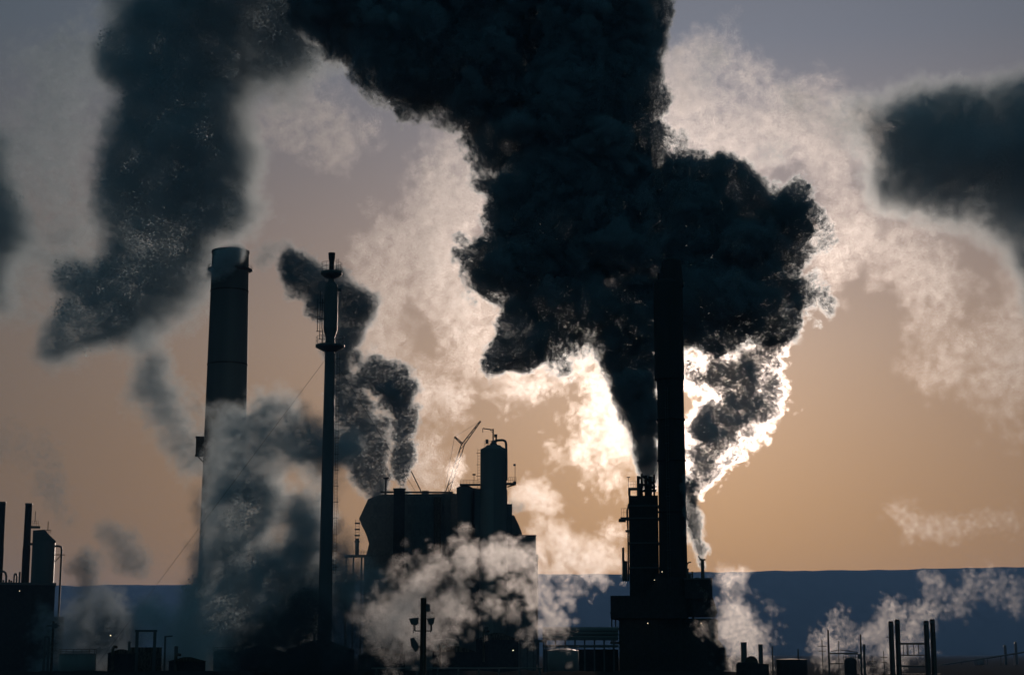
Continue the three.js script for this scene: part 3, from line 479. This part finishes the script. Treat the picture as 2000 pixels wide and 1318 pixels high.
// path: [x, y, radius, depth offset] in photo pixels (depth in metres), run through with round puffs
function puffs(D, paths) {
  const B = [];
  for (const path of paths) for (let i = 0; i < path.length; i++) {
    const a = path[i], b = path[i + 1] ?? a, n = b === a ? 1 : Math.max(1, Math.ceil(Math.hypot(b[0] - a[0], b[1] - a[1]) / (0.55 * Math.min(a[2], b[2]))));
    for (let k = 0; k < n; k++) { const f = k / n, d = D + mix(a[3] ?? 0, b[3] ?? 0, f), c = at(mix(a[0], b[0], f), mix(a[1], b[1], f), d); B.push([c.x, c.y, c.z, mix(a[2], b[2], f) * d / F]); }
  }
  return B;
}
function plume(name, label, category, D, paths, o, group) {
  o = { mat: M.smoke, cell: 1.15, amp: 8, scale: 26, oct: 5, w: 4, ext: 0.38, flat: 1, ...o };
  const B = puffs(D, paths), U = D / 600, h = o.cell * U, H = 2 * h, amp = o.amp * U, pad = amp * 1.9;
  const lo = [1e9, 1e9, 1e9], hi = [-1e9, -1e9, -1e9];
  for (const b of B) for (let k = 0; k < 3; k++) { lo[k] = Math.min(lo[k], b[k] - b[3] - pad); hi[k] = Math.max(hi[k], b[k] + b[3] + pad); }
  lo[1] = Math.max(lo[1], o.floor ?? 0.5);
  const out = [[], [], [], []], off = (o.seed ?? 1) * 37.7; seed = 1000 + (o.seed ?? 1);
  let thin = 1;
  const dist = (x, y, z) => {
    let m = 1e9, near = 1; for (const b of B) { const d = Math.hypot(x - b[0], y - b[1], (z - b[2]) * o.flat) - b[3]; if (d < m) { m = d; near = b[3]; } }
    const calm = Math.min(1, near / ((o.calm ?? 1.6) * amp));              // thin necks ripple less than wide billows
    thin = Math.max(0.3, calm);
    if (m > pad) return -m; if (m < -pad - 36 * U) return -m;
    const wx = x + 5 * U * noise(x / 31 / U + off, y / 31 / U, z / 31 / U), wy = y + 5 * U * noise(x / 31 / U, y / 31 / U + off, z / 31 / U);
    let n = amp * (o.bias ?? 0.3), a = amp, f = 1 / (o.scale * U), q = off;
    for (let i = 0; i < o.oct; i++) { const v = noise(wx * f + q, wy * f, z * f - q); n += a * (o.wisp ? v * 1.5 : i < 4 ? 2.4 * Math.abs(v) - 0.55 : v * 1.3); a *= o.fall ?? 0.56; f *= 2.13; q += 11; }
    return -m + n * calm;
  };
  const put = (k, x, y, z, s) => { sq.set(rnd() - 0.5, rnd() - 0.5, rnd() - 0.5, rnd() - 0.5).normalize(); sm4.compose(sp.set(x, y, z), sq, sv.set(s, s, s)); for (let i = 0; i < 16; i++) out[k].push(sm4.elements[i]); };
  const clip = o.clip;
  for (let x = lo[0]; x < hi[0]; x += H) for (let y = lo[1]; y < hi[1]; y += H) for (let z = lo[2]; z < hi[2]; z += H) {
    const s = dist(x, y, z); if (s < -H * 1.6 || s > (o.core ?? 34) * U) continue;
    if (s > Math.max(o.shell ?? 6, o.w) * U && o.ext > 0.2) {
      const deep = s > 10 * U; if (!deep || rnd() < 0.2) put(0, x + (rnd() - 0.5) * h, y + (rnd() - 0.5) * h, z + (rnd() - 0.5) * h, deep ? 2 * H : H);   // unseen heart of the cloud: fewer, larger
      continue;
    }
    for (let k = 0; k < 8; k++) {
      const X = x + ((k & 1) - 0.5) * h + (rnd() - 0.5) * h, Y = y + ((k >> 1 & 1) - 0.5) * h + (rnd() - 0.5) * h, Z = z + ((k >> 2) - 0.5) * h + (rnd() - 0.5) * h;
      const t = dist(X, Y, Z) / (o.w * U * thin); if (t <= 0) continue;
      const e = o.ext * Math.min(1, t) ** (o.pow ?? 1) / U * h;     // optical depth of this cell
      if (e > 0.32 && !o.wisp) { if (rnd() < e / KINDS[0][1]) put(0, X, Y, Z, h); } else if (o.wisp && e > 0.26) { for (let n = e / KINDS[3][1]; n > 0; n--) if (rnd() < n) put(3, X, Y, Z, h); } else if (o.wisp) { for (let n = e / KINDS[2][1]; n > 0; n--) if (rnd() < n) put(2, X + (rnd() - 0.5) * h, Y + (rnd() - 0.5) * h, Z, h * (0.7 + 0.5 * rnd())); } else for (let n = e / KINDS[1][1]; n > 0; n--) if (rnd() < n) put(1, X + (rnd() - 0.5) * h * 0.7, Y + (rnd() - 0.5) * h * 0.7, Z + (rnd() - 0.5) * h * 0.7, h);
    }
  }
  const t = thing(name, label, category, new THREE.Vector3(), group);
  out.forEach((m, k) => {
    if (!m.length) return; const n = m.length / 16, im = new THREE.InstancedMesh(KINDS[k][0], o.mat, n); im.instanceMatrix.array.set(m);
    im.name = ['dense_billow', 'thin_billow', 'mist', 'thick_mist'][k]; im.userData.kind = 'stuff'; im.castShadow = im.receiveShadow = true; t.add(im); nClusters += n;
  });
  console.log(name, label.slice(0, 40), out.map((m) => m.length / 16).join(' '));
}
// the great dark plume: thin neck beside the main smokestack, then a huge mass drifting up and to the left
plume('smoke_plume', 'huge black smoke plume rising behind the main smokestack and filling the top of the picture', 'smoke plume', 640, [
  [[1268, 948, 13], [1265, 890, 24], [1252, 800, 42], [1238, 730, 50], [1240, 640, 80]],
  [[1040, 610, 58], [1180, 580, 85], [1330, 560, 95], [1470, 570, 88], [1518, 580, 66]],
  [[1070, 650, 60], [1020, 680, 44], [962, 712, 30]], [[955, 530, 50], [1050, 520, 80]], [[1380, 640, 50], [1480, 620, 54], [1530, 615, 48]],
  [[1495, 480, 84], [1545, 380, 36], [1552, 450, 42]], [[1330, 390, 90], [1430, 405, 80], [1300, 460, 90], [1430, 500, 90]],
  [[1050, 420, 100], [1150, 480, 110], [1170, 400, 110], [1120, 260, 140], [1150, 130, 130], [1170, 20, 125], [1180, -90, 120]],
  [[1010, 240, 80], [940, 150, 100], [850, 110, 100], [760, 70, 95], [660, 10, 90], [600, -60, 90]],
  [[960, 20, 120], [1050, -60, 120], [820, -40, 100]], [[1230, 300, 58], [1260, 420, 60]],
], { amp: 7, scale: 27, w: 2.6, ext: 0.52, flat: 0.8, seed: 1, cell: 1, shell: 3.5, fall: 0.6 });
plume('smoke_jet', 'narrow dense smoke jet feeding the black plume from the vent pipes of the reactor tower', 'smoke jet', 620, [
  [[1269, 950, 10], [1266, 900, 17], [1260, 850, 26], [1252, 800, 36], [1245, 760, 40]],
], { amp: 2.2, scale: 9, w: 1.6, ext: 0.7, seed: 34, cell: 0.7 });
// softer arm going down to the upper left
plume('smoke_plume', 'soft dark smoke arm hanging from the top left corner down above the concrete chimney', 'smoke plume', 700, [
  [[460, -60, 150], [370, 60, 150], [345, 180, 130], [355, 290, 125], [385, 380, 110], [340, 460, 105], [275, 520, 95], [215, 580, 84], [150, 620, 60], [120, 655, 40]],
  [[270, 30, 70], [260, 130, 60]], [[440, 420, 66]], [[640, 20, 80], [580, 30, 100], [520, 130, 66]], [[300, 400, 95], [240, 480, 70]], [[140, 545, 56]],
], { mat: M.slate, cell: 1.6, amp: 7, scale: 32, w: 12, ext: 0.24, pow: 1.3, flat: 0.9, seed: 2, wisp: 1, bias: 0.95, fall: 0.6 });
plume('smoke_cloud', 'ragged dark smoke patch cut by the left edge of the picture', 'smoke cloud', 720, [[[-60, 330, 70], [-15, 400, 62], [0, 470, 60], [-20, 540, 50]]], { mat: M.slate, cell: 1.6, amp: 7, scale: 28, w: 14, ext: 0.28, pow: 1.3, seed: 3, wisp: 1, bias: 0.7 });
plume('smoke_cloud', 'flat-topped dark cloud bank at the right edge, level with the top of the black plume', 'smoke cloud', 900, [
  [[1765, 265, 84], [1765, 330, 60], [1820, 285, 116], [1900, 295, 124], [2010, 300, 126], [2100, 310, 126]], [[1860, 370, 60], [1960, 410, 65], [2050, 490, 60], [2080, 640, 50]], [[1640, 212, 26], [1700, 228, 40]],
], { mat: M.slate, cell: 1.9, amp: 5, scale: 30, w: 8, ext: 0.2, pow: 1.2, seed: 4, wisp: 1, bias: 1, fall: 0.6 });
// the two columns from the boiler house
plume('smoke_plume', 'narrow dark smoke column twisting up from the boiler house roof beside the square flue', 'smoke plume', 632, [
  [[784, 970, 13], [788, 900, 19], [792, 830, 27], [775, 770, 42], [740, 730, 34]], [[800, 800, 24], [820, 797, 9]], [[770, 720, 24], [792, 725, 18]],
], { amp: 3.4, scale: 13, w: 2.4, ext: 0.55, seed: 5, cell: 0.8 });
plume('smoke_plume', 'broader dark smoke column from the boiler house drifting behind the flare stack', 'smoke plume', 638, [
  [[736, 970, 20], [722, 920, 34], [698, 860, 42], [690, 790, 38], [674, 740, 30], [675, 670, 34], [692, 600, 46], [645, 580, 48], [600, 540, 40], [568, 508, 24]],
], { amp: 5, scale: 17, w: 4, ext: 0.45, bias: 0.5, seed: 6, cell: 0.9 });
plume('smoke_wisp', 'small torn wisp between the concrete chimney top and the flare tip', 'smoke wisp', 640, [[[512, 515, 20], [530, 485, 18], [562, 478, 16]]], { amp: 4, scale: 12, w: 7, ext: 0.2, seed: 7, wisp: 1, cell: 0.8 });
plume('smoke_wisp', 'light smoke spilling over the rim of the concrete chimney', 'smoke wisp', 627, [[[414, 528, 14], [432, 512, 20], [455, 502, 18], [466, 488, 12]]], { mat: M.slate, amp: 3, scale: 9, w: 3, ext: 0.5, seed: 8, wisp: 1, cell: 0.7 });
// grey smoke round the chimney foot
plume('smoke_bank', 'grey smoke bank wrapping the lower half of the concrete chimney', 'smoke bank', 585, [
  [[455, 850, 56], [485, 890, 70], [490, 960, 76], [480, 1040, 76], [455, 1120, 90], [440, 1210, 90]], [[530, 830, 56], [590, 840, 56], [640, 890, 56], [620, 990, 56], [590, 1070, 80], [560, 1140, 100], [540, 1230, 90]], [[650, 1120, 70], [710, 1150, 60]],
], { mat: M.slate, cell: 1.5, amp: 8, scale: 24, w: 11, ext: 0.3, pow: 1.1, seed: 9, wisp: 1, fall: 0.6 });
plume('smoke_plume', 'dim smoke streamer left of the concrete chimney', 'smoke plume', 660, [
  [[395, 880, 46], [335, 805, 54], [305, 765, 48], [292, 700, 40], [275, 670, 30]],
], { mat: M.slate, cell: 1, amp: 6, scale: 20, w: 13, ext: 0.24, pow: 1.3, seed: 10, wisp: 1, bias: 0.6 });
plume('smoke_plume', 'dark mushroom of smoke over pale steam stems between the left vessel and the chimney', 'smoke plume', 560, [
  [[160, 1250, 50], [165, 1170, 26], [176, 1120, 24], [166, 1095, 32], [170, 1072, 16]], [[205, 1180, 36], [220, 1240, 60]],
], { mat: M.smoke, cell: 0.9, amp: 3.6, scale: 13, w: 7, ext: 0.24, seed: 11, wisp: 1 });
plume('smoke_wisp', 'small dark puff drifting alone left of the concrete chimney, above the horizon', 'smoke wisp', 620, [[[216, 1045, 22], [245, 1068, 32], [268, 1100, 24]]], { cell: 0.9, amp: 4.5, scale: 16, w: 10, ext: 0.24, seed: 12, wisp: 1, bias: 0.7 });
plume('smoke_wisp', 'faint grey smear at the left edge above the two stacks', 'smoke wisp', 700, [[[20, 880, 56], [60, 910, 50], [100, 960, 36], [125, 1020, 24]]], { mat: M.smoke, cell: 1, amp: 7, scale: 18, w: 16, ext: 0.08, pow: 1.4, seed: 13, wisp: 1 });
// bright steam
plume('steam_cloud', 'billowing pale steam at bottom centre in front of the boiler house', 'steam cloud', 400, [
  [[735, 1240, 36, -100], [785, 1195, 40, -90], [812, 1135, 36, -85], [848, 1100, 20, -80]], [[830, 1240, 32, -80], [880, 1190, 32, -60]], [[900, 1120, 18, -40], [906, 1060, 18], [918, 1032, 13]],
  [[955, 1092, 28], [985, 1078, 30], [1022, 1098, 28]], [[1035, 1150, 34], [1072, 1180, 32], [1060, 1225, 28]], [[985, 1185, 32]],
], { mat: M.haze, cell: 1, amp: 8, calm: 0.8, scale: 12, w: 8, ext: 0.065, pow: 1.3, seed: 14, wisp: 1, oct: 6, fall: 0.74, bias: 0.15 });
plume('steam_cloud', 'orange-lit steam behind and right of the wide vessel', 'steam cloud', 660, [
  [[1025, 968, 20], [1056, 966, 30], [1072, 1010, 30], [1085, 1050, 36], [1120, 1080, 40], [1165, 1078, 36], [1195, 1095, 30], [1140, 1130, 34]], [[1168, 1020, 20], [1195, 1045, 20]], [[1010, 1110, 24]],
], { mat: M.haze, cell: 0.95, amp: 7, calm: 1, scale: 14, w: 7, ext: 0.075, pow: 1.3, seed: 15, wisp: 1, oct: 6, fall: 0.72, bias: 0.15 });
plume('steam_cloud', 'dazzling white steam left of the main smokestack below the black plume', 'steam cloud', 665, [
  [[960, 775, 26], [1040, 740, 30], [1110, 715, 36], [1165, 695, 34]], [[1185, 735, 48], [1190, 810, 62], [1190, 875, 58], [1145, 890, 44]], [[850, 790, 34], [930, 760, 26]],
], { mat: M.haze, cell: 0.85, amp: 8, scale: 13, oct: 6, calm: 1, w: 7, ext: 0.05, pow: 1.4, seed: 16, wisp: 1, fall: 0.76, bias: 0.1 });
plume('steam_cloud', 'dazzling white steam with dark hearts right of the main smokestack', 'steam cloud', 650, [
  [[1365, 745, 30], [1410, 725, 44], [1455, 725, 44], [1500, 690, 34], [1505, 780, 30], [1440, 800, 54], [1385, 850, 50], [1380, 910, 36], [1360, 950, 18]],
], { mat: M.bright, cell: 0.7, amp: 5.5, scale: 12, w: 3.4, ext: 0.55, seed: 17, fall: 0.68, bias: 0.2 });
plume('steam_plume', 'thin dark-cored steam jet from the exhaust stack along the right of the main smokestack', 'steam plume', 588, [
  [[1374, 1108, 5], [1366, 1070, 13], [1354, 1030, 19], [1350, 990, 20], [1344, 950, 20]],
], { mat: M.smoke, cell: 0.55, amp: 1.8, scale: 7, w: 1.6, ext: 0.8, seed: 18 });
plume('steam_wisp', 'small blue-white steam puff below the crane boom', 'steam wisp', 640, [[[890, 950, 18], [890, 915, 18], [898, 890, 12]], [[910, 960, 18], [930, 990, 16]]], { mat: M.steam, cell: 0.7, amp: 3, scale: 9, w: 5, ext: 0.1, seed: 19, wisp: 1 });
plume('steam_wisp', 'small dark steam knot at the right side of the wide vessel', 'steam wisp', 604, [[[1000, 985, 13], [1014, 990, 10]]], { mat: M.smoke, cell: 0.6, amp: 2.4, scale: 7, w: 3, ext: 0.3, seed: 20, wisp: 1 });
// thin veils lit by the sun
plume('steam_veil', 'wide peach veil of thin vapour between the flare stack and the black plume', 'vapour veil', 740, [
  [[880, 300, 90], [880, 420, 100], [870, 540, 110], [890, 660, 110], [850, 760, 80], [760, 640, 80], [760, 480, 70], [720, 560, 60]], [[560, 200, 110], [640, 260, 80], [560, 130, 80]], [[850, 860, 50], [840, 920, 60]],
], { mat: M.haze, cell: 1.7, amp: 17, scale: 30, w: 18, ext: 0.024, pow: 1.4, seed: 21, wisp: 1, oct: 6, fall: 0.66, bias: 0 });
plume('steam_veil', 'torn bright veil beyond the upper right shoulder of the black plume', 'vapour veil', 800, [
  [[1320, 150, 90], [1360, 230, 100], [1470, 260, 110], [1590, 260, 100], [1640, 330, 90], [1650, 430, 80], [1630, 540, 60]], [[1380, 100, 80], [1600, 210, 60]],
], { mat: M.haze, cell: 1.7, amp: 17, scale: 30, w: 18, ext: 0.025, pow: 1.4, seed: 22, wisp: 1, oct: 6, fall: 0.66, bias: 0 });
plume('steam_veil', 'long faint veil trailing down at the right edge of the sky', 'vapour veil', 900, [
  [[1700, 460, 70], [1780, 500, 80], [1850, 600, 80], [1900, 720, 80], [1960, 800, 80], [1980, 560, 90]],
], { mat: M.haze, cell: 1.7, amp: 17, scale: 30, w: 18, ext: 0.02, pow: 1.4, seed: 23, wisp: 1, oct: 6, fall: 0.66, bias: 0 });
plume('steam_wisp', 'faint pink wisp just above the mesa at right', 'steam wisp', 700, [[[1750, 1000, 28], [1770, 1030, 30], [1850, 1040, 24], [1960, 1020, 34]]], { mat: M.haze, cell: 0.9, amp: 6, scale: 14, w: 10, ext: 0.026, pow: 1.2, seed: 24, wisp: 1, fall: 0.66 });
plume('steam_veil', 'thin grey veil trailing along the left side of the smoke arm', 'vapour veil', 800, [[[120, 160, 110], [90, 320, 110], [130, 450, 100], [40, 560, 90]]], { mat: M.slate, cell: 1.7, amp: 17, scale: 30, w: 18, ext: 0.035, pow: 1.4, seed: 25, wisp: 1, oct: 6, fall: 0.66, bias: 0 });
// steam at lower right
plume('steam_cloud', 'pale steam along the right flank of the furnace building over the pump house', 'steam cloud', 430, [
  [[1420, 1150, 28], [1420, 1200, 38], [1450, 1240, 42], [1480, 1260, 40], [1440, 1290, 36]], [[1480, 1180, 22]],
], { mat: M.haze, cell: 0.8, amp: 5.5, scale: 11, calm: 0.8, w: 8, ext: 0.06, pow: 1.3, seed: 26, wisp: 1, oct: 6, fall: 0.66, bias: 0.3 });
plume('steam_cloud', 'pale steam arching over the pipe gantry and behind the four tall stacks', 'steam cloud', 440, [
  [[1620, 1270, 30], [1640, 1225, 22], [1680, 1240, 20], [1720, 1250, 32], [1740, 1205, 24], [1790, 1200, 20], [1810, 1190, 18], [1780, 1240, 40], [1720, 1290, 36]],
], { mat: M.haze, cell: 0.75, amp: 4, scale: 10, calm: 0.8, w: 6, ext: 0.055, pow: 1.3, seed: 27, wisp: 1, oct: 6, fall: 0.66, bias: 0.3 });
plume('steam_wisp', 'shreds of thin steam against the mesa near the right edge', 'steam wisp', 600, [[[1830, 1140, 26], [1870, 1180, 24], [1900, 1130, 24], [1970, 1150, 28], [1990, 1190, 20]]], { mat: M.haze, cell: 0.9, amp: 6, scale: 12, w: 8, ext: 0.032, pow: 1.2, seed: 28, wisp: 1, fall: 0.7 });
plume('steam_cloud', 'low grey-green steam around the crossarm pole at lower left', 'steam cloud', 445, [[[80, 1190, 22], [90, 1230, 34], [120, 1260, 38], [140, 1290, 38], [90, 1290, 34]]], { mat: M.smoke, cell: 0.8, amp: 5, scale: 13, w: 8, ext: 0.1, pow: 1.2, seed: 29, wisp: 1, fall: 0.64 });
plume('steam_cloud', 'grey steam rising from the yard between the portal frame and the chimney foot', 'steam cloud', 440, [[[330, 1210, 40], [380, 1200, 44], [350, 1260, 50], [400, 1280, 50], [290, 1200, 40]]], { mat: M.slate, cell: 1.1, amp: 6, scale: 16, w: 11, ext: 0.12, pow: 1.2, seed: 30, wisp: 1, fall: 0.64, bias: 0.5 });
plume('smoke_bank', 'black ground smoke pooling between the chimney foot and the floodlight mast', 'smoke bank', 395, [
  [[470, 1270, 46], [540, 1235, 50], [600, 1210, 56], [660, 1215, 56], [700, 1250, 36]], [[640, 1280, 50], [560, 1290, 50], [690, 1295, 30]],
], { mat: M.dark, cell: 1.3, amp: 6, scale: 18, w: 9, ext: 0.3, seed: 31, wisp: 1, fall: 0.62 });
plume('smoke_wisp', 'dark torn streak in the bright veil right of the black plume top', 'smoke wisp', 790, [[[1540, 195, 30], [1600, 225, 36], [1660, 250, 40]], [[1400, 110, 40], [1380, 150, 30]], [[1500, 300, 34]]], { cell: 1, amp: 7, scale: 20, w: 16, ext: 0.1, pow: 1.3, seed: 32, wisp: 1, fall: 0.62 });
plume('smoke_wisp', 'dark shreds inside the dazzling steam left of the smoke neck', 'smoke wisp', 655, [[[1205, 740, 20], [1215, 770, 16]], [[1180, 770, 10]], [[1235, 845, 12], [1238, 870, 12]], [[1190, 715, 16]]], { cell: 0.75, amp: 4, scale: 9, w: 4, ext: 0.25, seed: 33, wisp: 1, fall: 0.68 });
console.log('clusters', nClusters);
renderer.render(scene, camera);
